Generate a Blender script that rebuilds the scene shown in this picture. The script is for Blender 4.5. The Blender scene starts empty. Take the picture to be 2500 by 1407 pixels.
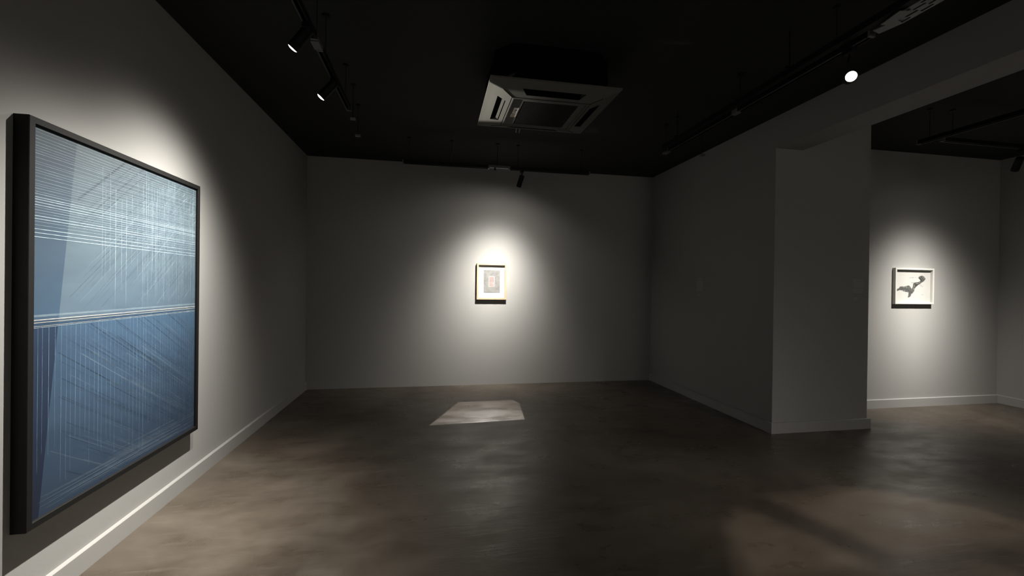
import bpy, bmesh, math, random
from mathutils import Vector, Matrix
random.seed(7)
S = bpy.context.scene
C = S.collection
PI = math.pi

# ------------------------------------------------------------------ helpers
class MB:
    """collects shapes and links them as one mesh object"""
    def __init__(s): s.bm = bmesh.new(); s.mi = 0
    def _tag(s, faces):
        for f in faces: f.material_index = s.mi
    def box(s, x0, x1, y0, y1, z0, z1, M=None, bevel=0):
        r = bmesh.ops.create_cube(s.bm, size=1)
        vs = r['verts']
        for v in vs:
            v.co = Vector((x0 + (v.co.x + .5) * (x1 - x0), y0 + (v.co.y + .5) * (y1 - y0), z0 + (v.co.z + .5) * (z1 - z0)))
        fs = list({f for v in vs for f in v.link_faces})
        s._tag(fs)
        if bevel:
            es = list({e for v in vs for e in v.link_edges})
            rr = bmesh.ops.bevel(s.bm, geom=es, offset=bevel, segments=2, affect='EDGES', profile=.5)
            s._tag(rr['faces']); vs = list({v for f in rr['faces'] for v in f.verts} | {v for v in vs if v.is_valid})
        if M: bmesh.ops.transform(s.bm, matrix=M, verts=[v for v in vs if v.is_valid])
        return s
    def quad(s, pts):
        f = s.bm.faces.new([s.bm.verts.new(p) for p in pts]); f.material_index = s.mi
        return f
    def lathe(s, prof, M, n=32, cap=False):
        """prof: (radius, z) pairs turned about local Z"""
        rings = []
        for r, z in prof:
            rings.append([s.bm.verts.new(M @ Vector((r * math.cos(2 * PI * k / n), r * math.sin(2 * PI * k / n), z))) for k in range(n)])
        for a, b in zip(rings, rings[1:]):
            for k in range(n):
                s.bm.faces.new((a[k], a[(k + 1) % n], b[(k + 1) % n], b[k])).material_index = s.mi
        if cap:
            s.bm.faces.new(rings[0][::-1]).material_index = s.mi
            s.bm.faces.new(rings[-1]).material_index = s.mi
        return s
    def tube(s, pts, r, n=10):
        pts = [Vector(p) for p in pts]; rings = []
        for i, p in enumerate(pts):
            d = (pts[min(i + 1, len(pts) - 1)] - pts[max(i - 1, 0)]).normalized()
            q = d.to_track_quat('Z', 'Y')
            rings.append([s.bm.verts.new(p + q @ Vector((r * math.cos(2 * PI * k / n), r * math.sin(2 * PI * k / n), 0))) for k in range(n)])
        for a, b in zip(rings, rings[1:]):
            for k in range(n):
                s.bm.faces.new((a[k], a[(k + 1) % n], b[(k + 1) % n], b[k])).material_index = s.mi
        s.bm.faces.new(rings[0][::-1]).material_index = s.mi; s.bm.faces.new(rings[-1]).material_index = s.mi
        return s
    def prism(s, poly, z0, z1):
        a = [s.bm.verts.new((x, y, z0)) for x, y in poly]; b = [s.bm.verts.new((x, y, z1)) for x, y in poly]
        s.bm.faces.new(a[::-1]).material_index = s.mi; s.bm.faces.new(b).material_index = s.mi
        for i in range(len(a)):
            j = (i + 1) % len(a); s.bm.faces.new((a[i], a[j], b[j], b[i])).material_index = s.mi
        return s
    def build(s, name, mats, parent=None, smooth=False):
        bmesh.ops.recalc_face_normals(s.bm, faces=s.bm.faces)
        me = bpy.data.meshes.new(name); s.bm.to_mesh(me); s.bm.free()
        for m in (mats if isinstance(mats, (list, tuple)) else [mats]): me.materials.append(m)
        if smooth:
            for p in me.polygons: p.use_smooth = True
            me.set_sharp_from_angle(angle=R(35))
        o = bpy.data.objects.new(name, me); C.objects.link(o)
        if parent:
            o.parent = parent; o.matrix_parent_inverse = parent.matrix_basis.inverted()
        return o
def R(a): return math.radians(a)
def thing(name, label, cat, loc, group=None):
    o = bpy.data.objects.new(name, None); C.objects.link(o); o.location = loc; o.empty_display_size = .05
    o['label'] = label; o['category'] = cat
    if group: o['group'] = group
    return o
def tag(o, label, cat, group=None):
    o['label'] = label; o['category'] = cat
    if group: o['group'] = group
    return o
def struct(o): o['kind'] = 'structure'; return o

# ------------------------------------------------------------------ materials
def new_mat(name):
    m = bpy.data.materials.new(name); m.use_nodes = True
    return m, m.node_tree.nodes, m.node_tree.links, m.node_tree.nodes['Principled BSDF']
def simple(name, col, rough=.5, metal=0., bump=0., scale=40., var=0.):
    m, N, L, B = new_mat(name)
    B.inputs['Base Color'].default_value = (*col, 1); B.inputs['Roughness'].default_value = rough; B.inputs['Metallic'].default_value = metal
    tc = N.new('ShaderNodeTexCoord'); nz = N.new('ShaderNodeTexNoise'); nz.inputs['Scale'].default_value = scale; nz.inputs['Detail'].default_value = 5
    L.new(tc.outputs['Object'], nz.inputs['Vector'])
    if var:
        mx = N.new('ShaderNodeMix'); mx.data_type = 'RGBA'; L.new(nz.outputs['Fac'], mx.inputs['Factor'])
        mx.inputs['A'].default_value = (*[c * (1 - var) for c in col], 1); mx.inputs['B'].default_value = (*[min(1, c * (1 + var)) for c in col], 1)
        L.new(mx.outputs['Result'], B.inputs['Base Color'])
    if bump:
        bp = N.new('ShaderNodeBump'); bp.inputs['Strength'].default_value = bump; bp.inputs['Distance'].default_value = .002
        L.new(nz.outputs['Fac'], bp.inputs['Height']); L.new(bp.outputs['Normal'], B.inputs['Normal'])
    return m
M_wall = simple('wall_paint', (.28, .276, .266), .85, bump=.15, scale=90, var=.015)
M_skirt = simple('skirting_paint', (.30, .296, .286), .5, bump=.03, var=.015)
M_ceil = simple('black_ceiling_paint', (.007, .007, .0073), .9, bump=.3, scale=30, var=.15)
M_black = simple('black_powder_coat', (.004, .004, .0042), .6, bump=.02, var=.1)
M_black.node_tree.nodes['Principled BSDF'].inputs['Specular IOR Level'].default_value = .2
M_blackmatt = simple('black_matt', (.003, .003, .003), .9)
M_blackmatt.node_tree.nodes['Principled BSDF'].inputs['Specular IOR Level'].default_value = .05
M_frameblk = simple('black_stained_wood', (.006, .0057, .0055), .6, bump=.08, scale=60, var=.25)
M_frameblk.node_tree.nodes['Principled BSDF'].inputs['Specular IOR Level'].default_value = .2
M_steel = simple('galvanised_steel', (.22, .22, .21), .5, .5, var=.1)
M_grey = simple('grey_plastic', (.10, .10, .096), .5)
M_acp = simple('air_conditioner_panel_plastic', (.125, .122, .11), .8, var=.03)
M_acp.node_tree.nodes['Principled BSDF'].inputs['Specular IOR Level'].default_value = .1
M_acg = simple('air_conditioner_grille_plastic', (.03, .03, .029), .8)
M_acg.node_tree.nodes['Principled BSDF'].inputs['Specular IOR Level'].default_value = .1
M_wood = simple('pale_maple_wood', (.40, .285, .185), .5, bump=.05, scale=25, var=.06)
M_white = simple('white_lacquer', (.46, .455, .43), .45)
M_mat = simple('white_mount_board', (.52, .51, .49), .8, bump=.02)
M_sheet = simple('grey_cream_backing', (.55, .55, .54), .8)

def emis(name, col, st):
    m, N, L, B = new_mat(name); N.remove(B); e = N.new('ShaderNodeEmission'); e.inputs[0].default_value = (*col, 1); e.inputs[1].default_value = st
    L.new(e.outputs[0], N['Material Output'].inputs[0]); return m
M_lens = emis('lamp_lens_lit', (1, .95, .86), 12)

def glass_mat():
    m, N, L, B = new_mat('picture_glass'); N.remove(B)
    t = N.new('ShaderNodeBsdfTransparent'); g = N.new('ShaderNodeBsdfGlossy'); g.inputs['Roughness'].default_value = .02
    f = N.new('ShaderNodeFresnel'); f.inputs[0].default_value = 1.45; x = N.new('ShaderNodeMixShader')
    ge = N.new('ShaderNodeNewGeometry'); iv = N.new('ShaderNodeMath'); iv.operation = 'SUBTRACT'; iv.inputs[0].default_value = 1; L.new(ge.outputs['Backfacing'], iv.inputs[1])
    mu = N.new('ShaderNodeMath'); mu.operation = 'MULTIPLY'; L.new(f.outputs[0], mu.inputs[0]); L.new(iv.outputs[0], mu.inputs[1])
    L.new(mu.outputs[0], x.inputs[0]); L.new(t.outputs[0], x.inputs[1]); L.new(g.outputs[0], x.inputs[2]); L.new(x.outputs[0], N['Material Output'].inputs[0])
    return m
M_glass = glass_mat()

def floor_mat():
    m, N, L, B = new_mat('polished_brown_concrete')
    tc = N.new('ShaderNodeTexCoord')
    def noise(scale, detail, vec=None, rough=.55, dist=0):
        n = N.new('ShaderNodeTexNoise'); n.inputs['Scale'].default_value = scale; n.inputs['Detail'].default_value = detail
        n.inputs['Roughness'].default_value = rough; n.inputs['Distortion'].default_value = dist
        L.new(vec or tc.outputs['Object'], n.inputs['Vector']); return n
    def ramp(src, stops):
        r = N.new('ShaderNodeValToRGB'); e = r.color_ramp.elements
        e[0].position, e[0].color = stops[0][0], (*stops[0][1], 1); e[1].position, e[1].color = stops[-1][0], (*stops[-1][1], 1)
        for p, c in stops[1:-1]:
            k = e.new(p); k.color = (*c, 1)
        L.new(src, r.inputs[0]); return r
    mp = N.new('ShaderNodeMapping'); mp.inputs['Scale'].default_value = (.9, 1.9, 1); mp.inputs['Rotation'].default_value = (0, 0, .25)
    L.new(tc.outputs['Object'], mp.inputs['Vector'])
    big = noise(.9, 7, dist=.4, rough=.6); mid = noise(2.4, 8, mp.outputs[0], .6, .15); fine = noise(40, 6, rough=.7)
    c1 = ramp(big.outputs['Fac'], [(.30, (.044, .034, .025)), (.5, (.074, .060, .046)), (.68, (.108, .090, .071))])
    c2 = ramp(mid.outputs['Fac'], [(.3, (.80, .78, .75)), (.52, (1, 1, 1)), (.72, (1.14, 1.12, 1.10))])
    mul = N.new('ShaderNodeMix'); mul.data_type = 'RGBA'; mul.blend_type = 'MULTIPLY'; mul.inputs['Factor'].default_value = .8; mul.clamp_result = False
    L.new(c1.outputs[0], mul.inputs['A']); L.new(c2.outputs[0], mul.inputs['B'])
    # pale trowel scuffs
    mp2 = N.new('ShaderNodeMapping'); mp2.inputs['Scale'].default_value = (2.2, 13, 1); mp2.inputs['Rotation'].default_value = (0, 0, -.12); L.new(tc.outputs['Object'], mp2.inputs['Vector'])
    sc = noise(2.0, 8, mp2.outputs[0], .6, .5)
    msk = noise(1.1, 3)
    a = ramp(sc.outputs['Fac'], [(.56, (0, 0, 0)), (.72, (1, 1, 1))]); b = ramp(msk.outputs['Fac'], [(.5, (0, 0, 0)), (.62, (1, 1, 1))])
    mm = N.new('ShaderNodeMath'); mm.operation = 'MULTIPLY'; L.new(a.outputs[0], mm.inputs[0]); L.new(b.outputs[0], mm.inputs[1])
    m3 = N.new('ShaderNodeMath'); m3.operation = 'MULTIPLY'; m3.inputs[1].default_value = .55; L.new(mm.outputs[0], m3.inputs[0])
    sc2 = N.new('ShaderNodeMix'); sc2.data_type = 'RGBA'; L.new(m3.outputs[0], sc2.inputs['Factor']); L.new(mul.outputs['Result'], sc2.inputs['A']); sc2.inputs['B'].default_value = (.145, .13, .11, 1)
    L.new(sc2.outputs['Result'], B.inputs['Base Color'])
    rr = ramp(mid.outputs['Fac'], [(.36, (.25,) * 3), (.62, (.44,) * 3)]); L.new(rr.outputs[0], B.inputs['Roughness'])
    B.inputs['Specular IOR Level'].default_value = .5
    add = N.new('ShaderNodeMath'); add.operation = 'MULTIPLY_ADD'; add.inputs[1].default_value = .12
    L.new(fine.outputs['Fac'], add.inputs[0]); L.new(sc.outputs['Fac'], add.inputs[2])
    bp = N.new('ShaderNodeBump'); bp.inputs['Strength'].default_value = .35; bp.inputs['Distance'].default_value = .004
    L.new(add.outputs[0], bp.inputs['Height']); L.new(bp.outputs['Normal'], B.inputs['Normal'])
    return m
M_floor = floor_mat()

# ------------------------------------------------------------------ room (metres; camera stands at x=0, y=0)
XL, YB, HC, XR, YP, ZB, XB, XP2, Y2, X2 = -1.783, 6.463, 3.307, 3.487, 3.902, 2.976, 3.809, 4.673, 4.555, 7.574
YR, SB, BH = -4.5, .025, .109
T = .2
struct(MB().box(XL - T, X2 + T, YR - T, YB + T, -.2, 0).build('floor', M_floor))
struct(MB().box(XL - T, X2 + T, YR - T, YB + T, HC, HC + .2).build('ceiling', M_ceil))
struct(MB().box(XL - T, XL, YR, YB, 0, HC).build('wall_left', M_wall))
struct(MB().box(XL - T, XR, YB, YB + T, 0, HC).build('wall_back', M_wall))
struct(MB().prism([(XR, YP), (XP2, YP), (XP2, Y2), (XP2, YB + T), (XR, YB + T)], 0, HC).build('wall_right', M_wall))
struct(MB().box(XP2, X2 + T, Y2, YB + T, 0, HC).build('wall_far_room', M_wall))
struct(MB().box(X2, X2 + T, YR, Y2, 0, HC).build('wall_far_room_side', M_wall))
struct(MB().box(XL - T, X2 + T, YR - T, YR, 0, HC).build('wall_rear', M_wall))
struct(MB().box(XR, XB, YR, YP, ZB, HC).build('trim_1', M_wall))
def skirting(name, pts):
    """chamfered skirting board along a path of floor points, room side on the right hand"""
    b = MB()
    prof = [(0, 0), (SB, 0), (SB, BH - .004), (SB - .004, BH), (0, BH)]
    P = [Vector((*p, 0)) for p in pts]; rings = []
    for i, p in enumerate(P):
        d0 = (P[i] - P[i - 1]).normalized() if i else None; d1 = (P[i + 1] - P[i]).normalized() if i < len(P) - 1 else None
        n0 = Vector((d0.y, -d0.x, 0)) if d0 else None; n1 = Vector((d1.y, -d1.x, 0)) if d1 else None
        if n0 is None: n = n1
        elif n1 is None: n = n0
        else:
            n = (n0 + n1); n = n / n.dot(n0)
        rings.append([b.bm.verts.new(p + n * u + Vector((0, 0, w))) for u, w in prof])
    for a, c in zip(rings, rings[1:]):
        for k in range(len(prof)):
            j = (k + 1) % len(prof); b.bm.faces.new((a[k], a[j], c[j], c[k]))
    b.bm.faces.new(rings[0]); b.bm.faces.new(rings[-1][::-1])
    return struct(b.build(name, M_skirt))
skirting('baseboard_left', [(XL, YR), (XL, YB)])
skirting('baseboard_right', [(XR, YB), (XR, YP), (XP2, YP), (XP2, Y2)][::1])
skirting('baseboard_far_room', [(XP2 + SB, Y2), (X2, Y2), (X2, YR)])

# ------------------------------------------------------------------ framed pictures
def framed(name, label, cat, ax, wallpos, u0, u1, z0, z1, depth, fw, recess, frame_mat, group=None):
    """ax 'x': hangs on the left wall, u = y; ax 'y': hangs on a back wall, u = x. Returns (root, mapper)"""
    if ax == 'x': P = lambda u, w, d: Vector((wallpos + d, u, w))
    else: P = lambda u, w, d: Vector((u, wallpos - d, w))
    root = thing(name, label, cat, P((u0 + u1) / 2, z0, 0), group)
    b = MB(); e = .002
    def ring(u0, u1, z0, z1, d): return [b.bm.verts.new(P(u, w, d)) for u, w in ((u0, z0), (u1, z0), (u1, z1), (u0, z1))]
    i = fw
    rs = [ring(u0, u1, z0, z1, 0), ring(u0, u1, z0, z1, depth - e), ring(u0 + e, u1 - e, z0 + e, z1 - e, depth),
          ring(u0 + i - e, u1 - i + e, z0 + i - e, z1 - i + e, depth), ring(u0 + i, u1 - i, z0 + i, z1 - i, depth - e), ring(u0 + i, u1 - i, z0 + i, z1 - i, 0)]
    for a, c in zip(rs, rs[1:] + rs[:1]):
        for k in range(4): b.bm.faces.new((a[k], a[(k + 1) % 4], c[(k + 1) % 4], c[k]))
    b.build('frame', frame_mat, root)
    return root, P

# --- large blue painting ------------------------------------------------
def paint_mat():
    m, N, L, B = new_mat('painted_blue_canvas')
    a = N.new('ShaderNodeVertexColor'); a.layer_name = 'Col'
    tc = N.new('ShaderNodeTexCoord'); mp = N.new('ShaderNodeMapping'); mp.inputs['Rotation'].default_value = (R(35), 0, 0); mp.inputs['Scale'].default_value = (1, .5, 1.6)
    L.new(tc.outputs['Object'], mp.inputs['Vector'])
    nz = N.new('ShaderNodeTexNoise'); nz.inputs['Scale'].default_value = 2.6; nz.inputs['Detail'].default_value = 7; nz.inputs['Roughness'].default_value = .62; L.new(mp.outputs[0], nz.inputs['Vector'])
    r = N.new('ShaderNodeValToRGB'); r.color_ramp.elements[0].position = .3; r.color_ramp.elements[0].color = (.80, .82, .88, 1); r.color_ramp.elements[1].position = .7; r.color_ramp.elements[1].color = (1.16, 1.15, 1.13, 1)
    L.new(nz.outputs['Fac'], r.inputs[0])
    mx = N.new('ShaderNodeMix'); mx.data_type = 'RGBA'; mx.blend_type = 'MULTIPLY'; mx.inputs['Factor'].default_value = 1
    L.new(a.outputs['Color'], mx.inputs['A']); L.new(r.outputs[0], mx.inputs['B']); L.new(mx.outputs['Result'], B.inputs['Base Color'])
    B.inputs['Roughness'].default_value = .6
    # broken strokes: alpha times noise
    n2 = N.new('ShaderNodeTexNoise'); n2.inputs['Scale'].default_value = 24; n2.inputs['Detail'].default_value = 4; L.new(tc.outputs['Object'], n2.inputs['Vector'])
    r2 = N.new('ShaderNodeMapRange'); r2.inputs['From Min'].default_value = .3; r2.inputs['From Max'].default_value = .65; r2.inputs['To Min'].default_value = .65; r2.inputs['To Max'].default_value = 1.2
    L.new(n2.outputs['Fac'], r2.inputs['Value'])
    mt = N.new('ShaderNodeMath'); mt.operation = 'MULTIPLY'; L.new(a.outputs['Alpha'], mt.inputs[0]); L.new(r2.outputs[0], mt.inputs[1])
    gt = N.new('ShaderNodeMath'); gt.operation = 'GREATER_THAN'; gt.inputs[1].default_value = .995; L.new(a.outputs['Alpha'], gt.inputs[0])
    mxx = N.new('ShaderNodeMath'); mxx.operation = 'MAXIMUM'; mxx.use_clamp = True; L.new(mt.outputs[0], mxx.inputs[0]); L.new(gt.outputs[0], mxx.inputs[1])
    L.new(mxx.outputs[0], B.inputs['Alpha'])
    return m
def s2l(c): return tuple(((v / 255 + .055) / 1.055) ** 2.4 if v > 10 else v / 255 / 12.92 for v in c)
PF = .060                                     # frame depth off the wall
root, P = framed('framed_painting', 'large blue abstract painting with fine white lines in a black frame', 'painting', 'x', XL, 2.187, 3.553, .403, 2.214, PF, .030, 0, M_frameblk)
A0, A1, B0, B1 = 2.217, 3.523, .433, 2.184
b = MB(); bm = b.bm; colL = bm.loops.layers.float_color.new('Col')
def pq(pts, d, cols):
    f = bm.faces.new([bm.verts.new(P(u, w, d)) for u, w in pts])
    if len(cols) == 4 and not isinstance(cols[0], (tuple, list)): cols = [cols] * len(pts)
    for lp, c in zip(f.loops, cols): lp[colL] = c
D0 = PF - .014
HZ = 1.306                                    # the painted horizon
def wedge(z): return 2.262 + (2.455 - 2.262) * (z - .43) / (2.18 - .43)
def basec(u, z):
    t = (u - A0) / (A1 - A0)
    if z > HZ:
        k = (z - HZ) / (B1 - HZ)
        if u < wedge(z) - 1e-6: lo, hi = (92, 132, 168), (84, 112, 132)
        else: lo, hi = (138, 170, 194), (130, 154, 164)
        w = .225 * (1 - .10 * t * t * (1.2 - k))
    else:
        k = (z - B0) / (HZ - B0)
        if u < wedge(z) - 1e-6: lo, hi = (18, 42, 80), (30, 68, 106)
        else: lo, hi = (66, 94, 126), (84, 122, 156)
        w = .27 * (.82 + .30 * k) * (1 + .08 * math.sin(t * PI))
    c = tuple(lo[i] + (hi[i] - lo[i]) * k for i in range(3))
    return (*[v * w for v in s2l(c)], 1.)
NZ, NU = 28, 10
for k in range(NZ):
    za, zb = B0 + (B1 - B0) * k / NZ, B0 + (B1 - B0) * (k + 1) / NZ
    segs = [(za, zb)]
    if za < HZ < zb: segs = [(za, HZ), (HZ, zb)]
    for za, zb in segs:
        zm = (za + zb) / 2
        for side in (0, 1):
            for j in range(2 if side == 0 else NU):
                n = 2 if side == 0 else NU
                def uu(z, j): return (A0 + (wedge(z) - A0) * j / n) if side == 0 else (wedge(z) + (A1 - wedge(z)) * j / n)
                pts = [(uu(za, j), za), (uu(za, j + 1), za), (uu(zb, j + 1), zb), (uu(zb, j), zb)]
                eps = -1e-3 if side == 0 else 1e-3
                cols = []
                for (u, z) in pts:
                    uc = u + (0 if abs(u - wedge(z)) > 1e-6 else eps)
                    zc = min(max(z, za + 1e-4), zb - 1e-4)
                    cols.append(basec(min(uc, wedge(z) - 1e-3) if side == 0 else max(uc, wedge(z) + 1e-3), zc))
                pq(pts, D0, cols)
rnd = random.Random(3)
white = s2l((150, 168, 175)); dark = s2l((26, 38, 52)); pale = s2l((158, 158, 154))
def clipline(u, z, du, dz, w, d, col, al0, al1, lo=None, hi=None):
    """stroke from (u,z) to (u+du,z+dz), clipped to lo<z<hi and the canvas"""
    lo = B0 if lo is None else lo; hi = B1 if hi is None else hi
    t0, t1 = 0., 1.
    for p0, dp, mn, mx in ((u, du, A0 + .002, A1 - .002), (z, dz, lo, hi)):
        if abs(dp) < 1e-9:
            if p0 < mn or p0 > mx: return
            continue
        a, c = (mn - p0) / dp, (mx - p0) / dp
        if a > c: a, c = c, a
        t0, t1 = max(t0, a), min(t1, c)
    if t1 <= t0: return
    ua, za, ub, zb = u + du * t0, z + dz * t0, u + du * t1, z + dz * t1
    L_ = math.hypot(ub - ua, zb - za)
    if L_ < .01: return
    nx, nz_ = -(zb - za) / L_ * w / 2, (ub - ua) / L_ * w / 2
    um, zm = (ua + ub) / 2, (za + zb) / 2; am = max(al0, al1)
    e0, e1 = (*col, al0), (*col, al1); mc = (*col, am)
    pq([(ua - nx, za - nz_), (um - nx, zm - nz_), (um + nx, zm + nz_), (ua + nx, za + nz_)], d, [e0, mc, mc, e0])
    pq([(um - nx, zm - nz_), (ub - nx, zb - nz_), (ub + nx, zb + nz_), (um + nx, zm + nz_)], d, [mc, e1, e1, mc])
# diagonal brushwork, upper field rises to the right
for k in range(120):
    u = rnd.uniform(A0 - .3, A1); z = rnd.uniform(HZ - .3, B1 - .1); l = rnd.uniform(.1, .6)
    if u < wedge(z) - .02: u = wedge(z) + rnd.uniform(0, .9)
    c = dark if rnd.random() < .5 else white
    clipline(u, z, l, l * .86, rnd.uniform(.0015, .006), D0 + .0002 + k * 1e-6, c, .0, rnd.uniform(.07, .24) * (1 if c is dark else .6), HZ + .02)
for (u, z, l, w, al) in ((2.463, 1.900, .34, .012, .40), (2.55, 1.80, .42, .006, .35), (2.47, 1.78, .5, .010, .28), (2.60, 1.70, .4, .008, .22), (2.42, 1.42, .5, .004, .3), (2.62, 1.36, .55, .004, .28), (2.8, 1.5, .4, .006, .2)):
    clipline(u, z, l, l * .84, w, D0 + .0005, dark, al * .5, al * .8, HZ + .02)
# lower field falls to the right
for k in range(170):
    u = rnd.uniform(A0 + .1, A1 - .05); z = rnd.uniform(B0 + .15, HZ); l = rnd.uniform(.15, .8)
    if u < wedge(z): u = wedge(z) + rnd.uniform(0, .8)
    c = dark if rnd.random() < .62 else white
    clipline(u, z, l, -l * .62, rnd.uniform(.0015, .006), D0 + .0002 + k * 1e-6, c, rnd.uniform(.08, .27) * (1 if c is dark else .4), .03, B0, HZ - .015)
for (u, z, l, w, al) in ((2.36, 1.16, .9, .006, .42), (2.37, 1.04, .9, .005, .40), (2.55, 1.28, .95, .007, .45), (2.72, 1.29, .8, .005, .5), (2.95, 1.29, .6, .006, .5), (3.2, 1.29, .33, .006, .55), (3.27, 1.29, .3, .005, .5), (3.02, 1.29, .5, .004, .4), (2.38, .95, .5, .004, .3)):
    clipline(u, z, l, -l * .62, w * .8, D0 + .0005, dark, al * .8, .05, B0, HZ - .015)
# hand-ruled verticals
u = A0 + .035
while u < A1 - .015:                                   # below the horizon
    al = rnd.choice((.35, .5, .7, .85)); top = HZ - .02; bot = B0 + rnd.uniform(.0, .30)
    clipline(u, bot, 0, top - bot, rnd.uniform(.0016, .0028), D0 + .0008, s2l((96, 120, 138)), .25, al)
    u += rnd.uniform(.022, .034)
u = 2.622
while u < A1 - .012:                                   # above the horizon, from the third of the width on
    al = rnd.choice((.35, .5, .75)); top = rnd.uniform(1.95, 2.175); bot = HZ + rnd.uniform(.01, .35)
    clipline(u, bot, 0, top - bot, rnd.uniform(.0016, .003), D0 + .0008, white, .12, al)
    u += rnd.uniform(.009, .02) if u > 2.9 else rnd.uniform(.022, .05)
# ruled horizontals in the upper band
z = 1.693
while z < B1 - .006:
    strong = z < 1.88 and rnd.random() < .55
    sl = rnd.uniform(-.006, .004)
    clipline(A0 + .003, z, A1 - A0 - .01, sl, rnd.uniform(.0016, .0028) if not strong else .0032, D0 + .0010, white, .66 if strong else .38, .48 if not strong else .75)
    z += rnd.uniform(.009, .019)
for z, w, c, al in ((1.3215, .0045, pale, .95), (1.3135, .003, dark, .6), (1.3095, .0035, pale, .8), (1.299, .010, s2l((38, 62, 82)), .75), (1.293, .0025, pale, .75), (1.287, .002, white, .6), (1.340, .010, white, .25)):
    clipline(A0 + .003, z, A1 - A0 - .008, 0, w, D0 + .0013, c, al, al * .85)
for k in range(26):                                    # faint ruled band along the bottom edge
    z = rnd.uniform(B0 + .01, B0 + .13); u = rnd.uniform(A0 + .02, A1 - .6); clipline(u, z, rnd.uniform(.3, 1.1), 0, .0016, D0 + .0010, white, .1, rnd.uniform(.1, .3))
for k in range(16):
    u = rnd.uniform(3.30, 3.5); z = rnd.uniform(1.9, 2.1); clipline(u, z, .05, .04, .002, D0 + .0013, white, .1, .5)  # white strokes painted in for wavy reflections at the upper right
b.build('canvas', paint_mat(), root)
MB().box(XL + .002, XL + .006, A0, A1, B0, B1).build('backing', M_blackmatt, root)

# --- small picture on the back wall ---------------------------------------
def print_mat(name, c0, c1, scale=18, stretch=(1, 1, 1)):
    m, N, L, B = new_mat(name); tc = N.new('ShaderNodeTexCoord'); mp = N.new('ShaderNodeMapping'); mp.inputs['Scale'].default_value = stretch
    nz = N.new('ShaderNodeTexNoise'); nz.inputs['Scale'].default_value = scale; nz.inputs['Detail'].default_value = 8; nz.inputs['Roughness'].default_value = .7
    L.new(tc.outputs['Object'], mp.inputs[0]); L.new(mp.outputs[0], nz.inputs['Vector'])
    r = N.new('ShaderNodeValToRGB'); r.color_ramp.elements[0].position = .35; r.color_ramp.elements[0].color = (*c0, 1); r.color_ramp.elements[1].position = .68; r.color_ramp.elements[1].color = (*c1, 1)
    L.new(nz.outputs['Fac'], r.inputs[0]); L.new(r.outputs[0], B.inputs['Base Color']); B.inputs['Roughness'].default_value = .75
    return m
root, P = framed('framed_picture', 'small portrait picture with grey rectangle in a pale wood frame on the back wall', 'picture', 'y', YB, .627, 1.083, 1.294, 1.843, .047, .028, 0, M_wood)
U0, U1, W0, W1 = .655, 1.055, 1.322, 1.815
def slab(u0, u1, w0, w1, d0, d1, name, m, root, P):
    bb = MB(); a, c = P(u0, w0, d0), P(u1, w1, d1)
    return bb.box(min(a.x, c.x), max(a.x, c.x), min(a.y, c.y), max(a.y, c.y), w0, w1).build(name, m, root)
slab(U0, U1, W0, W1, .002, .012, 'mount_board', M_mat, root, P)
art = slab(.735, .985, 1.402, 1.742, .0122, .0150, 'print', print_mat('grey_print', (.125, .124, .12), (.20, .197, .19)), root, P)
slab(.812, .900, 1.487, 1.648, .0152, .0185, 'plate', M_mat, root, P)
slab(.818, .894, 1.494, 1.641, .0186, .0198, 'plate_image', print_mat('pink_print', (.18, .135, .13), (.25, .19, .175), 40), root, P)
slab(U0 + .0005, U1 - .0005, W0 + .0005, W1 - .0005, .036, .038, 'glazing', M_glass, root, P)

# --- ink picture in the far room --------------------------------------------
root, P = framed('framed_picture', 'white framed square drawing of a dark ink shape in the far room', 'picture', 'y', Y2, 5.818, 6.432, 1.336, 1.802, .042, .022, 0, M_white)
U0, U1, W0, W1 = 5.84, 6.41, 1.358, 1.780
slab(U0, U1, W0, W1, .002, .010, 'mount_board', simple('drawing_paper', (.41, .405, .385), .8), root, P)
def ink_mat():
    m, N, L, B = new_mat('ink_wash')
    a = N.new('ShaderNodeVertexColor'); a.layer_name = 'Col'
    tc = N.new('ShaderNodeTexCoord'); nz = N.new('ShaderNodeTexNoise'); nz.inputs['Scale'].default_value = 45; nz.inputs['Detail'].default_value = 6; L.new(tc.outputs['Object'], nz.inputs['Vector'])
    mr = N.new('ShaderNodeMapRange'); mr.inputs['From Min'].default_value = .3; mr.inputs['From Max'].default_value = .7; mr.inputs['To Min'].default_value = .45; mr.inputs['To Max'].default_value = 1.3; L.new(nz.outputs['Fac'], mr.inputs['Value'])
    mt = N.new('ShaderNodeMath'); mt.operation = 'MULTIPLY'; mt.use_clamp = True; L.new(a.outputs['Alpha'], mt.inputs[0]); L.new(mr.outputs[0], mt.inputs[1])
    L.new(a.outputs['Color'], B.inputs['Base Color']); L.new(mt.outputs[0], B.inputs['Alpha']); B.inputs['Roughness'].default_value = .8
    return m
def inkpt(px, py):     # pixel in the photo's drawing -> wall coordinates on the sheet
    return U0 + (px - 925) / (1525 - 925) * (U1 - U0), W1 - (py - 408) / (985 - 408) * (W1 - W0)
M_ink = ink_mat()
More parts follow.
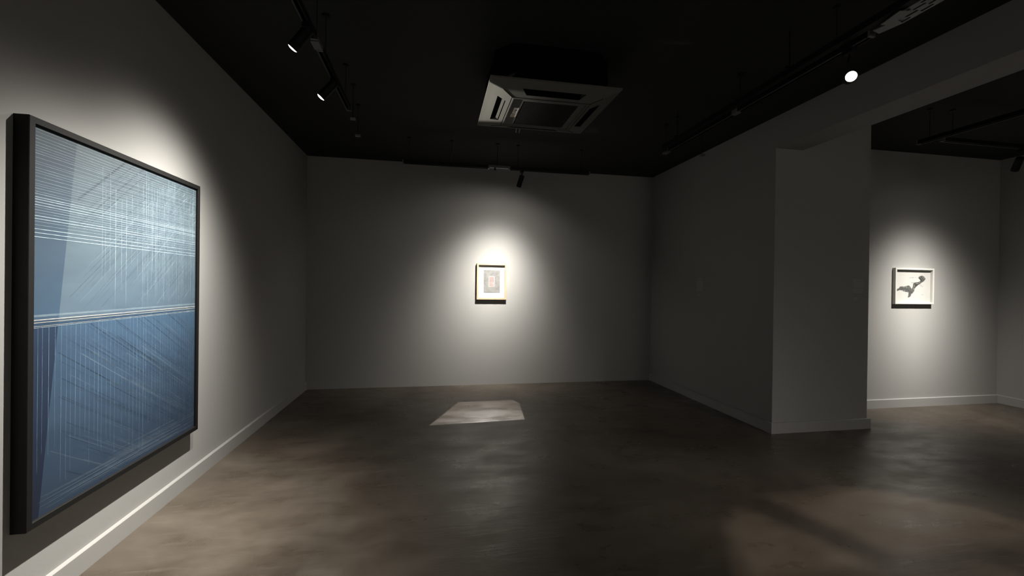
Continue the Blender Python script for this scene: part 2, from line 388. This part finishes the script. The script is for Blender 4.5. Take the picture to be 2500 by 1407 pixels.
def stroke(pts, ink=(.055, .06, .055), al=.9):
    b = MB(); bm = b.bm; colL = bm.loops.layers.float_color.new('Col')
    for soft in (1, 0):
        prev = None
        for i, (x, y, r) in enumerate(pts):
            u, w = inkpt(x, y); r_ = r / 600 * (U1 - U0)
            a, c = pts[max(i - 1, 0)], pts[min(i + 1, len(pts) - 1)]
            ua, wa = inkpt(a[0], a[1]); uc, wc = inkpt(c[0], c[1]); l = math.hypot(uc - ua, wc - wa)
            nx, nz_ = -(wc - wa) / l, (uc - ua) / l
            row = [(u - nx * r_ * 1.7, w - nz_ * r_ * 1.7, 0), (u - nx * r_, w - nz_ * r_, al), (u + nx * r_, w + nz_ * r_, al), (u + nx * r_ * 1.5, w + nz_ * r_ * 1.5, 0)]
            if prev and soft == 0:
                for k in range(3):
                    q = [prev[k], prev[k + 1], row[k + 1], row[k]]
                    f = bm.faces.new([bm.verts.new(P(u_, w_, .0105)) for u_, w_, _ in q])
                    for lp, (_, _, aa) in zip(f.loops, q): lp[colL] = (*ink, aa)
            prev = row
    b.build('ink_mark', M_ink, root)
BL = [(945,780),(960,757),(1000,745),(1020,712),(1050,706),(1080,714),(1120,700),(1150,688),(1175,698),(1200,735),(1215,750),(1232,720),(1240,690),(1240,660),(1255,640),(1290,630),(1320,632),(1345,615),(1370,590),(1372,565),(1350,550),(1320,545),(1345,525),(1385,510),(1420,528),(1437,560),(1417,595),(1385,617),(1345,647),(1300,657),(1270,667),(1267,700),(1257,740),(1247,780),(1227,812),(1202,835),(1197,860),(1177,885),(1155,897),(1163,860),(1170,830),(1163,802),(1110,792),(1075,784),(1050,766),(1010,760),(975,777)]
def blot(pl, ink=(.05, .054, .05), al=.8):
    b = MB(); bm = b.bm; cl = bm.loops.layers.float_color.new('Col'); n = len(pl); out = []
    for i in range(n):
        a, c = pl[i - 1], pl[(i + 1) % n]; dx, dy = c[0] - a[0], c[1] - a[1]; k = math.hypot(dx, dy)
        out.append((pl[i][0] + dy / k * 12, pl[i][1] - dx / k * 12))
    A = [bm.verts.new(P(*inkpt(*q), .0105)) for q in pl]; B_ = [bm.verts.new(P(*inkpt(*q), .0105)) for q in out]
    f = bm.faces.new(A)
    for lp in f.loops: lp[cl] = (*ink, al)
    for i in range(n):
        j = (i + 1) % n; f = bm.faces.new((A[i], A[j], B_[j], B_[i]))
        for lp, aa in zip(f.loops, (al, al, 0, 0)): lp[cl] = (*ink, aa)
    bmesh.ops.triangulate(bm, faces=[f for f in bm.faces if len(f.verts) > 4])
    b.build('ink_mark', M_ink, root)
blot(BL)
stroke([(1160, 550, 2), (1220, 542, 6), (1300, 540, 2)], (.4, .4, .38), .35)
stroke([(1200, 630, 3), (1250, 640, 7), (1290, 650, 3)], (.3, .3, .28), .4)
stroke([(1330, 660, 5), (1355, 672, 10), (1400, 705, 5)], (.45, .45, .43), .35)
stroke([(1375, 850, 3), (1395, 845, 9), (1420, 850, 3)], (.5, .5, .48), .35)
slab(U0 + .0005, U1 - .0005, W0 + .0005, W1 - .0005, .030, .032, 'glazing', M_glass, root, P)

# ------------------------------------------------------------------ vinyl wall texts (illegible in the photo: rows of small grey marks)
M_txt = simple('grey_vinyl_text', (.36, .352, .34), .5)
def walltext(label, ax, pos, u0, dirn, rows):
    rr = random.Random(5)
    root = thing('wall_text', label, 'wall text', (pos, u0, rows[-1][1]) if ax == 'x' else (u0, pos, rows[-1][1]))
    for (z1, z0, wdt) in rows:
        b = MB()
        z = z1
        while z > z0:
            u = 0
            while u < wdt - .006:
                l = min(rr.uniform(.006, .02), wdt - u)
                a, c = u0 + dirn * u, u0 + dirn * (u + l)
                if ax == 'x': b.box(pos - .0008, pos, min(a, c), max(a, c), z - .0065, z)
                else: b.box(min(a, c), max(a, c), pos - .0008, pos, z - .0065, z)
                u += l + .0035
            z -= .0105
        b.build('paragraph', M_txt, root)
    return root
walltext('small grey block of wall text on the dark right wall beyond the column', 'x', XR, 5.232, -1, [(1.645, 1.625, .13), (1.612, 1.470, .13), (1.425, 1.412, .10)])
walltext('small block of wall text near the edge of the column end face', 'y', YP, 4.472, 1, [(1.628, 1.595, .13), (1.585, 1.535, .135), (1.525, 1.480, .13), (1.430, 1.405, .06)])

# ------------------------------------------------------------------ ceiling cassette air conditioner
ax0, ax1, ay0, ay1, az = .383, 1.402, 3.084, 4.047, 3.0
acx, acy = (ax0 + ax1) / 2, (ay0 + ay1) / 2
ac = thing('air_conditioner', 'square four-way cassette air conditioner with slatted grille hanging under the black ceiling', 'air conditioner', (acx, acy, az))
h1, h2, ch = .455, .445, .13
b = MB(); b.prism([(acx - h1, acy - h2 + ch), (acx - h1 + ch, acy - h2), (acx + h1 - ch, acy - h2), (acx + h1, acy - h2 + ch), (acx + h1, acy + h2 - ch), (acx + h1 - ch, acy + h2), (acx - h1 + ch, acy + h2), (acx - h1, acy + h2 - ch)], az + .032, HC)
b.build('body', M_blackmatt, ac)
def rectring(b, r0, r1, z0, z1, holes=None):
    pass
# facia panel: flat rim, sloping field, raised inner frame; four outlet slots cut by building the field in strips
b = MB()
def ringv(x0, x1, y0, y1, z): return [(x0, y0, z), (x1, y0, z), (x1, y1, z), (x0, y1, z)]
def bridge(b, A, B_):
    for k in range(4): b.quad([A[k], A[(k + 1) % 4], B_[(k + 1) % 4], B_[k]])
gx0, gx1, gy0, gy1 = acx - .318, acx + .318, acy - .300, acy + .300
o3 = ringv(ax0, ax1, ay0, ay1, az + .032); o0 = ringv(ax0, ax1, ay0, ay1, az + .018); o1 = ringv(ax0 + .018, ax1 - .018, ay0 + .018, ay1 - .018, az + .012)
bridge(b, o3, o0); bridge(b, o0, o1)
zi = az - .034
i0 = ringv(gx0, gx1, gy0, gy1, zi); i1 = ringv(gx0 + .012, gx1 - .012, gy0 + .012, gy1 - .012, zi - .004); i2 = ringv(gx0 + .020, gx1 - .020, gy0 + .020, gy1 - .020, zi - .004); i3 = ringv(gx0 + .020, gx1 - .020, gy0 + .020, gy1 - .020, az + .02)
bridge(b, i0, i1); bridge(b, i1, i2); bridge(b, i2, i3)
def lerp(p, q, t): return tuple(p[i] + (q[i] - p[i]) * t for i in range(3))
slots = []
for k in range(4):
    a, c, d, e = o1[k], o1[(k + 1) % 4], i0[(k + 1) % 4], i0[k]           # trapezoid field a-c outer, e-d inner
    def S_(s, t):                                                        # s along, t outer->inner
        return lerp(lerp(a, c, s), lerp(e, d, s), t)
    s0, s1, t0, t1 = .20, .80, .40, .80
    for (sa, sb, ta, tb) in ((0, 1, 0, t0), (0, 1, t1, 1), (0, s0, t0, t1), (s1, 1, t0, t1)):
        b.quad([S_(sa, ta), S_(sb, ta), S_(sb, tb), S_(sa, tb)])
    q = [S_(s0, t0), S_(s1, t0), S_(s1, t1), S_(s0, t1)]
    q2 = [(x, y, z + .03) for x, y, z in q]
    slots.append((q, q2, S_))
b.build('facia_panel', M_acp, ac)
# dark seams running from the grille corners towards the facia corners, and around the slots
b = MB()
for k in range(4):
    a, e = Vector(o1[k]), Vector(i0[k]); p, q = a.lerp(e, .55), a.lerp(e, 1.0)
    b.tube([p + Vector((0, 0, -.0004)), q + Vector((0, 0, -.0004))], .0022, 6)
for k in range(4):
    p, q = Vector(i0[k]), Vector(i0[(k + 1) % 4])
    b.tube([p + Vector((0, 0, -.0004)), q + Vector((0, 0, -.0004))], .0020, 6)
b.build('seam', M_blackmatt, ac)
for q, q2, S_ in slots:
    b = MB(); b.quad(q2); bridge(b, q, q2); o = b.build('air_outlet', M_blackmatt, ac)
    b = MB()
    p0, p1 = Vector(S_(.215, .66)), Vector(S_(.785, .66)); r0, r1 = Vector(S_(.215, .76)), Vector(S_(.785, .76))
    up = Vector((0, 0, .004)); up2 = Vector((0, 0, .018))
    vs = [p0 + up2, p1 + up2, r1 + up, r0 + up]; vs2 = [v + Vector((0, 0, .003)) for v in vs]
    b.quad(vs); b.quad(vs2); bridge(b, vs, vs2)
    b.build('louvre', M_acp, o)
# intake grille
b = MB(); f0 = (gx0 + .026, gx1 - .026, gy0 + .026, gy1 - .026); gi = (gx0 + .105, gx1 - .075, gy0 + .062, gy1 - .050)
zt, zg = az + .004, az - .030
for (x0, x1, y0, y1) in ((f0[0], gi[0], f0[2], f0[3]), (gi[1], f0[1], f0[2], f0[3]), (gi[0], gi[1], f0[2], gi[2]), (gi[0], gi[1], gi[3], f0[3])):
    b.box(x0, x1, y0, y1, zg, zt)
gf = b.build('grille_frame', M_acp, ac)
b = MB()
n = 44
for k in range(n):
    x = gi[0] + (gi[1] - gi[0]) * (k + .5) / n
    b.box(x - .0022, x + .0022, gi[2], gi[3], zg + .001, zg + .012)
for y in (gi[2] + .12, gi[2] + .245, gi[2] + .365): b.box(gi[0], gi[1], y - .003, y + .003, zg + .004, zg + .012)
b.build('intake_grille', M_acg, ac)
MB().box(f0[0], f0[1], f0[2], f0[3], zt + .001, zt + .006).build('filter', M_blackmatt, ac)
M_st = simple('cream_sticker', (.72, .60, .46), .5); M_st2 = simple('white_sticker', (.78, .72, .66), .5); M_st3 = simple('grey_print_ink', (.10, .09, .08), .6)
sx = f0[0] + .030
b = MB(); b.box(sx, sx + .040, acy - .10, acy - .045 + .06, zg - .0008, zg)
b.mi = 1; b.lathe([(.0, -.0013), (.012, -.0013)], Matrix.Translation((sx + .020, acy - .055, zg)), 20); b.box(sx + .008, sx + .032, acy - .025, acy - .015, zg - .0012, zg - .0007)
b.build('energy_sticker', [M_st2, M_st3], gf)['label'] = 'white energy sticker'
b = MB(); b.box(sx - .004, sx + .042, acy + .024, acy + .090, zg - .0008, zg)
b.mi = 1
for k in range(4): b.box(sx + .002, sx + .036, acy + .033 + k * .014, acy + .037 + k * .014, zg - .0012, zg - .0007)
b.build('model_sticker', [M_st, M_st3], gf)['label'] = 'cream sticker'
# pipes leaving its far side
b = MB()
for dx in (0, .035): b.tube([(.80 + dx, ay1 - .06, 3.16), (.80 + dx, ay1 + .16, 3.16), (.83 + dx, ay1 + .40, 3.13), (.85 + dx, ay1 + .55, 3.20), (.85 + dx, ay1 + .56, HC)], .009, 8)
b.build('pipe', M_grey, ac)

# ------------------------------------------------------------------ lighting tracks
TZ = 3.0
def track(label, p, q, rods, joints=(), width=.036, group='black lighting tracks'):
    """black three-circuit track from p to q (xy), hung by steel rods at the given fractions"""
    p, q = Vector((*p, TZ)), Vector((*q, TZ)); d = (q - p); L_ = d.length; d.normalize(); ang = math.atan2(d.y, d.x)
    root = thing('lighting_track', label, 'track', p, group)
    M = Matrix.Translation(p) @ Matrix.Rotation(ang, 4, 'Z'); w = width / 2
    b = MB()
    b.box(0, L_, -w, w, .022, .026, M); b.box(0, L_, -w, -w + .004, -.012, .022, M); b.box(0, L_, w - .004, w, -.012, .022, M)
    b.box(0, L_, -w + .004, -w + .010, -.012, -.008, M); b.box(0, L_, w - .010, w - .004, -.012, -.008, M)
    tcn = b.build('track_channel', M_black, root)
    b = MB(); b.box(.01, L_ - .01, w - .0045, w + .0006, -.0135, -.0100, M); b.build('edge_highlight', M_grey, tcn)  # lighter grey strip puts the edge's caught light into colour
    for s in (0, 1):
        b = MB(); b.box(-.012 if s == 0 else L_ - .003, .003 if s == 0 else L_ + .012, -w - .002, w + .002, -.014, .028, M, .002); b.build('end_cap', M_grey, root)
    for t in rods:
        c = p + d * (L_ * t)
        MB().tube([c + Vector((0, 0, .024)), Vector((c.x, c.y, HC + .004))], .0022, 8).build('suspension_rod', M_black, root)
        MB().lathe([(.022, -.012), (.022, .004)], Matrix.Translation((c.x, c.y, HC)), 20, True).build('ceiling_cup', M_black, root)
    for t in joints:
        b = MB(); x = L_ * t; b.box(x - .035, x + .035, -w - .004, w + .004, -.016, .030, M, .003); b.build('joint', M_grey, root)
    return root
track('black lighting track over the large painting, the nearer length', (-.738, -1.2), (-.738, 2.78), (.2, .55, .9))
track('black lighting track over the large painting, the farther length with a grey end', (-.738, 2.92), (-.738, 3.86), (.15, .85))
track('black lighting track along the back wall, left of the grey connector', (-.389, 5.39), (.655, 5.39), (.06, .56,), (), .05)
track('black lighting track along the back wall carrying the small dark spotlight', (.93, 5.39), (1.99, 5.39), (.1, .9), (), .05)
track('black lighting track beside the beam carrying the glaring spotlight', (2.50, 2.10), (2.50, 4.28), (.1, .5, .93), (.52,))
track('black lighting track in the far room running towards the camera', (4.80, 3.52), (4.80, -1.0), (.02, .4, .8), (), .05)
track('black lighting track in the far room parallel to its back wall', (4.92, 3.40), (7.3, 3.40), (.05, .5, .95))
def hang(x, y, z, root):
    b = MB(); b.tube([(x, y, z), (x, y, HC + .004)], .0022, 6); b.build('suspension_rod', M_black, root)
    MB().lathe([(.022, -.012), (.022, .004)], Matrix.Translation((x, y, HC)), 20, True).build('ceiling_cup', M_black, root)
# flat grey connector plate bridging the two lengths over the back wall
o = thing('track_connector', 'grey connector joining two black tracks over the back wall', 'connector', (.79, 5.39, TZ))
b = MB(); b.box(.67, .915, 5.365, 5.415, TZ + .000, TZ + .030, None, .003); b.build('connector_plate', M_grey, o)
b = MB(); b.box(.73, .75, 5.38, 5.40, TZ - .03, TZ + .002); b.build('lug', M_black, o)
hang(.77, 5.39, TZ + .028, o)
# bright steel wire with a kink beside the left length
b = MB(); b.tube([(.190, 5.36, TZ + .026), (.192, 5.36, TZ + .09), (.205, 5.36, TZ + .17), (.210, 5.37, HC)], .0028, 8)
tag(b.build('suspension_wire', M_steel), 'bright thin hanging wire above the track on the back wall', 'wire')
# small fittings along the left track line
def fitting(label, x, y, w, l, hgt, mat=M_grey):
    root = thing('track_fitting', label, 'track fitting', (x, y, TZ - .014), 'track fittings')
    b = MB(); b.box(x - w / 2, x + w / 2, y - l / 2, y + l / 2, TZ - .014, TZ - .014 + hgt, None, .003); b.build('fitting_body', mat, root)
    hang(x, y, TZ - .014 + hgt - .002, root)
    return root
fitting('grey power feed between the two lengths of track over the painting', -.742, 2.855, .05, .10, .03)
fitting('small grey clip just beyond the end of the track near the painting', -.742, 4.07, .045, .03, .02)
fitting('small dark clip hanging farthest along the line of the left track', -.775, 4.52, .05, .03, .02)
fitting('small grey plastic fitting hanging by the wall where beam and ceiling meet', 2.93, 4.33, .045, .04, .022)
fitting('grey fitting at the far end of the track beside the beam', 2.50, 4.345, .05, .09, .02)

# perforated steel tray
tray = thing('cable_tray', 'slotted metal cable tray at the top right above the glaring spotlight', 'cable tray', (2.49, 1.5, TZ))
def perforated(x0, x1, y0, y1, z):
    b = MB(); cols = 4; pitch = .11; w = (x1 - x0) / cols
    for k in range(cols + 1):
        x = x0 + w * k; b.box(x - .006, x + .006, y0, y1, z, z + .0015)
    for k in range(cols):
        y = y0 + (.055 if k % 2 else 0)
        while y < y1 - .04:
            b.box(x0 + w * k + .006, x0 + w * (k + 1) - .006, y, min(y + .05, y1), z, z + .0015); y += pitch
    b.box(x0 - .0075, x0 - .006, y0, y1, z, z + .03); b.box(x1 + .006, x1 + .0075, y0, y1, z, z + .03)
    return b
perforated(2.45, 2.55, .6, 1.97, TZ - .002).build('tray_bottom', M_steel, tray)
b = MB(); b.box(2.47, 2.535, 1.95, 2.06, TZ - .008, TZ - .004, Matrix.Translation((2.5, 2.0, TZ)) @ Matrix.Rotation(.25, 4, 'Z') @ Matrix.Translation((-2.5, -2.0, -TZ))); b.box(2.44, 2.50, 1.86, 1.98, TZ - .012, TZ - .008, Matrix.Translation((2.5, 2.0, TZ)) @ Matrix.Rotation(-.2, 4, 'Z') @ Matrix.Translation((-2.5, -2.0, -TZ)))
b.build('splice_plate', M_steel, tray)
b = MB(); b.box(2.395, 2.44, 1.0, 4.25, TZ + .0, TZ + .04); b.box(2.405, 2.43, 1.0, 4.25, TZ + .04, TZ + .045)
b.build('tray_side', M_black, tray)
b = MB()
for y in (1.2, 2.6, 4.0):
    b = MB(); b.box(2.395, 2.56, y - .01, y + .01, TZ + .045, TZ + .06); b.tube([(2.42, y, TZ + .05), (2.42, y, HC)], .004, 6); b.build('hanger', M_black, tray)

# ------------------------------------------------------------------ spotlights
def spotlight(label, track_pt, pivot, lens, aim, dome=True):
    """cylindrical track head: adapter box, stem, tube, ring and lens; lens = centre of the lens, aim = direction"""
    root = thing('spotlight', label, 'spotlight', track_pt, 'black cylindrical track spotlights')
    tp, pv, ln = Vector(track_pt), Vector(pivot), Vector(lens)
    b = MB(); b.box(tp.x - .02, tp.x + .02, tp.y - .035, tp.y + .035, tp.z - .040, tp.z - .010, None, .003); b.build('adapter', M_black, root)
    b = MB(); b.tube([tp + Vector((0, 0, -.038)), tp + Vector((0, 0, -.055)), pv], .007, 10); b.build('stem', M_black, root, True)
    d = (ln - pv).normalized() if aim is None else Vector(aim).normalized()
    M = Matrix.Translation(ln) @ d.to_track_quat('Z', 'Y').to_matrix().to_4x4()
    r, L_ = .0315, .145
    b = MB(); b.lathe([(.001, -L_), (r - .004, -L_), (r, -L_ + .004), (r, .006), (r - .002, .0075), (r - .0035, .006), (r - .0035, -.004)], M, 40); hs = b.build('housing', M_black, root, True)
    b = MB(); b.lathe([(r, -.030), (r + .0012, -.028), (r + .0012, -.022), (r, -.020)], M, 40); b.build('trim_ring', M_black, hs, True)
    b = MB(); b.lathe([(.0001, .0145), (r * .5, .0125), (r - .006, .008), (r - .0035, .005)] if dome else [(.0001, -.002), (r * .5, -.002), (r - .0035, -.003)], M, 40); b.build('lens', M_lens, hs)
    return ln + d * .02, d
# light with a beam profile measured off a real reflector: bright core, wide soft skirt
def beam(name, loc, d, amp, core, power, skirt_amt, skirt, size=165, radius=.012, col=(1, .955, .88)):
    watts = amp * 141.
    l = bpy.data.lights.new(name, 'SPOT'); l.energy = watts; l.spot_size = R(size); l.spot_blend = .3; l.shadow_soft_size = radius; l.color = col
    l.use_nodes = True; N = l.node_tree.nodes; L = l.node_tree.links; em = N['Emission']
    tc = N.new('ShaderNodeTexCoord'); sp = N.new('ShaderNodeSeparateXYZ'); L.new(tc.outputs['Normal'], sp.inputs[0])
    def math_(op, a, b_=None, clamp=False):
        n = N.new('ShaderNodeMath'); n.operation = op; n.use_clamp = clamp
        for i, v in enumerate((a, b_)):
            if v is None: continue
            if isinstance(v, (int, float)): n.inputs[i].default_value = v
            else: L.new(v, n.inputs[i])
        return n.outputs[0]
    z2 = math_('MAXIMUM', math_('MULTIPLY', sp.outputs[2], sp.outputs[2]), 1e-4)
    t2 = math_('SUBTRACT', math_('DIVIDE', 1., z2), 1.)
    t2 = math_('MAXIMUM', t2, 1e-8)
    g1 = math_('POWER', math.e, math_('MULTIPLY', math_('POWER', math_('MULTIPLY', t2, 1 / core ** 2), power / 2), -1.))
    g2 = math_('POWER', math.e, math_('MULTIPLY', t2, -1 / skirt ** 2))
    st = math_('ADD', g1, math_('MULTIPLY', g2, skirt_amt))
    L.new(st, em.inputs['Strength'])
    o = bpy.data.objects.new(name, l); C.objects.link(o); o.location = loc; o.rotation_euler = Vector(d).to_track_quat('-Z', 'Y').to_euler()
    return o
def toward(a, b_): return Vector(b_) - Vector(a)

l1, d1 = spotlight('lit spotlight over the blue painting, the nearer of that pair', (-.738, 2.64, TZ), (-.745, 2.62, 2.935), (-.817, 2.66, 2.862), toward((-.80, 2.60, 2.86), (-1.50, 2.74, 2.02)))
l2, d2 = spotlight('lit spotlight over the blue painting, the farther of that pair', (-.738, 3.31, TZ), (-.745, 3.30, 2.935), (-.817, 3.285, 2.850), toward((-.80, 3.285, 2.85), (-1.50, 3.30, 2.02)))
l3, d3 = spotlight('small black spotlight silhouetted above the wood framed picture on the back wall', (1.09, 5.39, TZ), (1.095, 5.395, 2.935), (1.062, 5.455, 2.80), toward((1.098, 5.39, 2.94), (1.062, 5.455, 2.80)), False)
l4, d4 = spotlight('glaring spotlight near the beam, facing the camera', (2.50, 2.23, TZ), (2.48, 2.22, 2.90), (2.40, 2.128, 2.762), toward((2.45, 2.20, 2.83), (.1, -.3, 1.75)))
l5, d5 = spotlight('dark spotlight at the right edge of the photo in the far room', (5.955, 3.40, TZ), (5.96, 3.41, 2.945), (6.05, 3.52, 2.807), toward((5.96, 3.41, 2.945), (6.05, 3.52, 2.807)), False)

GA = .62
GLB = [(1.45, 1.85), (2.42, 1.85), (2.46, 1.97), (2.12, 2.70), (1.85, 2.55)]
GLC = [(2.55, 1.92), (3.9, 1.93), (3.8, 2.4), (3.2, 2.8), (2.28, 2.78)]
beam('beam_painting_near', l1, toward(l1, (XL, 2.15, -.37)), 4.59, .499, 1.91, .0129, .861)
beam('beam_painting_far', l2, toward(l2, (XL, 3.07, 1.18)), 4.59, .499, 1.91, .0129, .861)
beam('beam_back_wall', l3, toward(l3, (.81, YB, 1.23)), 5.0, .385, 1.75, .038, 1.7)
beam('beam_left_rear', l4, toward(l4, (XL, -1.3, 1.5)), 1.5, .4, 1.8, .0, 1)
beam('beam_far_room', l5, toward(l5, (6.19, Y2, .68)), 5.78, .334, 1.53, .0038, 2.1)
# added masked lamp, imitates the small picture's glazing reflecting down (a four-sided glint)
def glint(name, loc, amp, quad, col, hard=90.):
    l = bpy.data.lights.new(name, 'SPOT'); l.energy = amp * 141; l.spot_size = R(170); l.spot_blend = .1; l.shadow_soft_size = .0004; l.color = col
    l.use_nodes = True; N = l.node_tree.nodes; L = l.node_tree.links
    def m(op, a, b_=None, clamp=False):
        n = N.new('ShaderNodeMath'); n.operation = op; n.use_clamp = clamp
        for i, v in enumerate((a, b_)):
            if v is None: continue
            if isinstance(v, (int, float)): n.inputs[i].default_value = v
            else: L.new(v, n.inputs[i])
        return n.outputs[0]
    tc = N.new('ShaderNodeTexCoord'); sp = N.new('ShaderNodeSeparateXYZ'); L.new(tc.outputs['Normal'], sp.inputs[0])
    az_ = m('MAXIMUM', m('ABSOLUTE', sp.outputs[2]), 1e-3); u = m('DIVIDE', sp.outputs[0], az_); v = m('DIVIDE', sp.outputs[1], az_)
    acc = 1.
    q = [((x - loc[0]) / loc[2], (y - loc[1]) / loc[2]) for x, y in quad]
    for i in range(len(q)):
        (xa, ya), (xb, yb) = q[i], q[(i + 1) % len(q)]; nx, ny = -(yb - ya), xb - xa; k = math.hypot(nx, ny); nx /= k; ny /= k
        s_ = m('ADD', m('ADD', m('MULTIPLY', u, nx), m('MULTIPLY', v, ny)), -(nx * xa + ny * ya))
        acc = m('MULTIPLY', m('MULTIPLY', s_, hard, True), acc)
    fall = m('MULTIPLY', acc, m('POWER', m('ADD', 1., m('ADD', m('MULTIPLY', u, u), m('MULTIPLY', v, v))), 1.5))
    L.new(fall, N['Emission'].inputs['Strength'])
    o = bpy.data.objects.new(name, l); C.objects.link(o); o.location = loc; return o
glint('glint_lamp_at_picture_glazing', (.86, 6.385, 1.56), GA, [(-.048, 4.64), (1.029, 4.70), (1.10, 5.37), (1.045, 5.55), (.318, 5.534)], (1, .95, .88))
beam('fill_beam_far_room_front', (4.76, -.2, 2.85), toward((4.76, -.2, 2.85), (2.8, 2.0, 0)), 2.6, .38, 2.2, .01, 1)  # added lamp out of view, for the floor pool and fill at right
glint('added_floor_patch_lamp', (5.6, -1.6, 2.1), .5, GLB, (1, .93, .82), 14.)  # added lamp out of view, masked to an edged patch on the floor
glint('added_floor_patch_lamp', (5.6, -1.6, 2.1), .5, GLC, (1, .93, .82), 14.)  # second added lamp at the same spot, for the neighbouring patch
# stray: masked lamp added by the farther lit head to brighten the air conditioner
def edge_fill(name, loc, amp, e0, e1, a0, a1):
    l = bpy.data.lights.new(name, 'POINT'); l.energy = amp * 141; l.shadow_soft_size = .004; l.color = (1, .96, .88)
    l.use_nodes = True; N = l.node_tree.nodes; L = l.node_tree.links
    def m(op, a, b_=None, clamp=False):
        n = N.new('ShaderNodeMath'); n.operation = op; n.use_clamp = clamp
        for i, v in enumerate((a, b_)):
            if v is None: continue
            if isinstance(v, (int, float)): n.inputs[i].default_value = v
            else: L.new(v, n.inputs[i])
        return n.outputs[0]
    tc = N.new('ShaderNodeTexCoord'); sp = N.new('ShaderNodeSeparateXYZ'); L.new(tc.outputs['Normal'], sp.inputs[0])
    x = m('MAXIMUM', m('MULTIPLY', sp.outputs[0], SGN), 1e-3); e = m('DIVIDE', m('MULTIPLY', sp.outputs[2], SGN), x); a = m('DIVIDE', m('MULTIPLY', sp.outputs[1], SGN), x)
    lim = m('MAXIMUM', e0, m('MAXIMUM', m('MULTIPLY', a, -.95), m('MULTIPLY', a, .33)))
    acc = m('MULTIPLY', m('SUBTRACT', e, lim), 60., True)
    for v in (m('MULTIPLY', m('SUBTRACT', e1, e), 20., True), m('MULTIPLY', m('SUBTRACT', a, a0), 12., True), m('MULTIPLY', m('SUBTRACT', a1, a), 12., True), m('MULTIPLY', sp.outputs[0], SGN * 50., True)):
        acc = m('MULTIPLY', acc, v)
    L.new(acc, N['Emission'].inputs['Strength'])
    o = bpy.data.objects.new(name, l); C.objects.link(o); o.location = loc
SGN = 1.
edge_fill('added_edge_fill_light', (-.74, 3.36, 2.82), 1.45, .088, .21, -.30, .64)
# unseen lamps added behind the camera, bouncing fill light off the rear wall
beam('fill_beam_rear_left', (0.2, YR + 1.1, 2.85), (0, -1.05, -1.3), 3, .4, 1.8, .02, 1)
beam('fill_beam_rear_right', (4.0, YR + 1.1, 2.85), (0, -1.05, -1.3), 22, .5, 1.8, .02, 1)

# ------------------------------------------------------------------ world, camera, view
w = bpy.data.worlds.new('World'); S.world = w; w.use_nodes = True
w.node_tree.nodes['Background'].inputs[0].default_value = (0, 0, 0, 1); w.node_tree.nodes['Background'].inputs[1].default_value = 0
cam = bpy.data.cameras.new('camera'); co = bpy.data.objects.new('camera', cam); C.objects.link(co); S.camera = co
cam.sensor_fit = 'HORIZONTAL'; cam.sensor_width = 36; cam.lens = 1043.75 / 2500 * 36; cam.clip_start = .05
yaw, pitch, roll = .1798, -.0039, .0130
fw = Vector((math.sin(yaw) * math.cos(pitch), math.cos(yaw) * math.cos(pitch), math.sin(pitch)))
r0 = Vector((math.cos(yaw), -math.sin(yaw), 0)); u0 = r0.cross(fw)
rt = math.cos(roll) * r0 + math.sin(roll) * u0; up = -math.sin(roll) * r0 + math.cos(roll) * u0
co.matrix_world = Matrix(((rt.x, up.x, -fw.x, 0), (rt.y, up.y, -fw.y, 0), (rt.z, up.z, -fw.z, 1.5), (0, 0, 0, 1)))
S.view_settings.view_transform = 'Standard'; S.view_settings.look = 'None'; S.view_settings.gamma = 1; S.view_settings.use_curve_mapping = False
S.view_settings.exposure = 0
S.cycles.max_bounces = 12; S.cycles.diffuse_bounces = 8
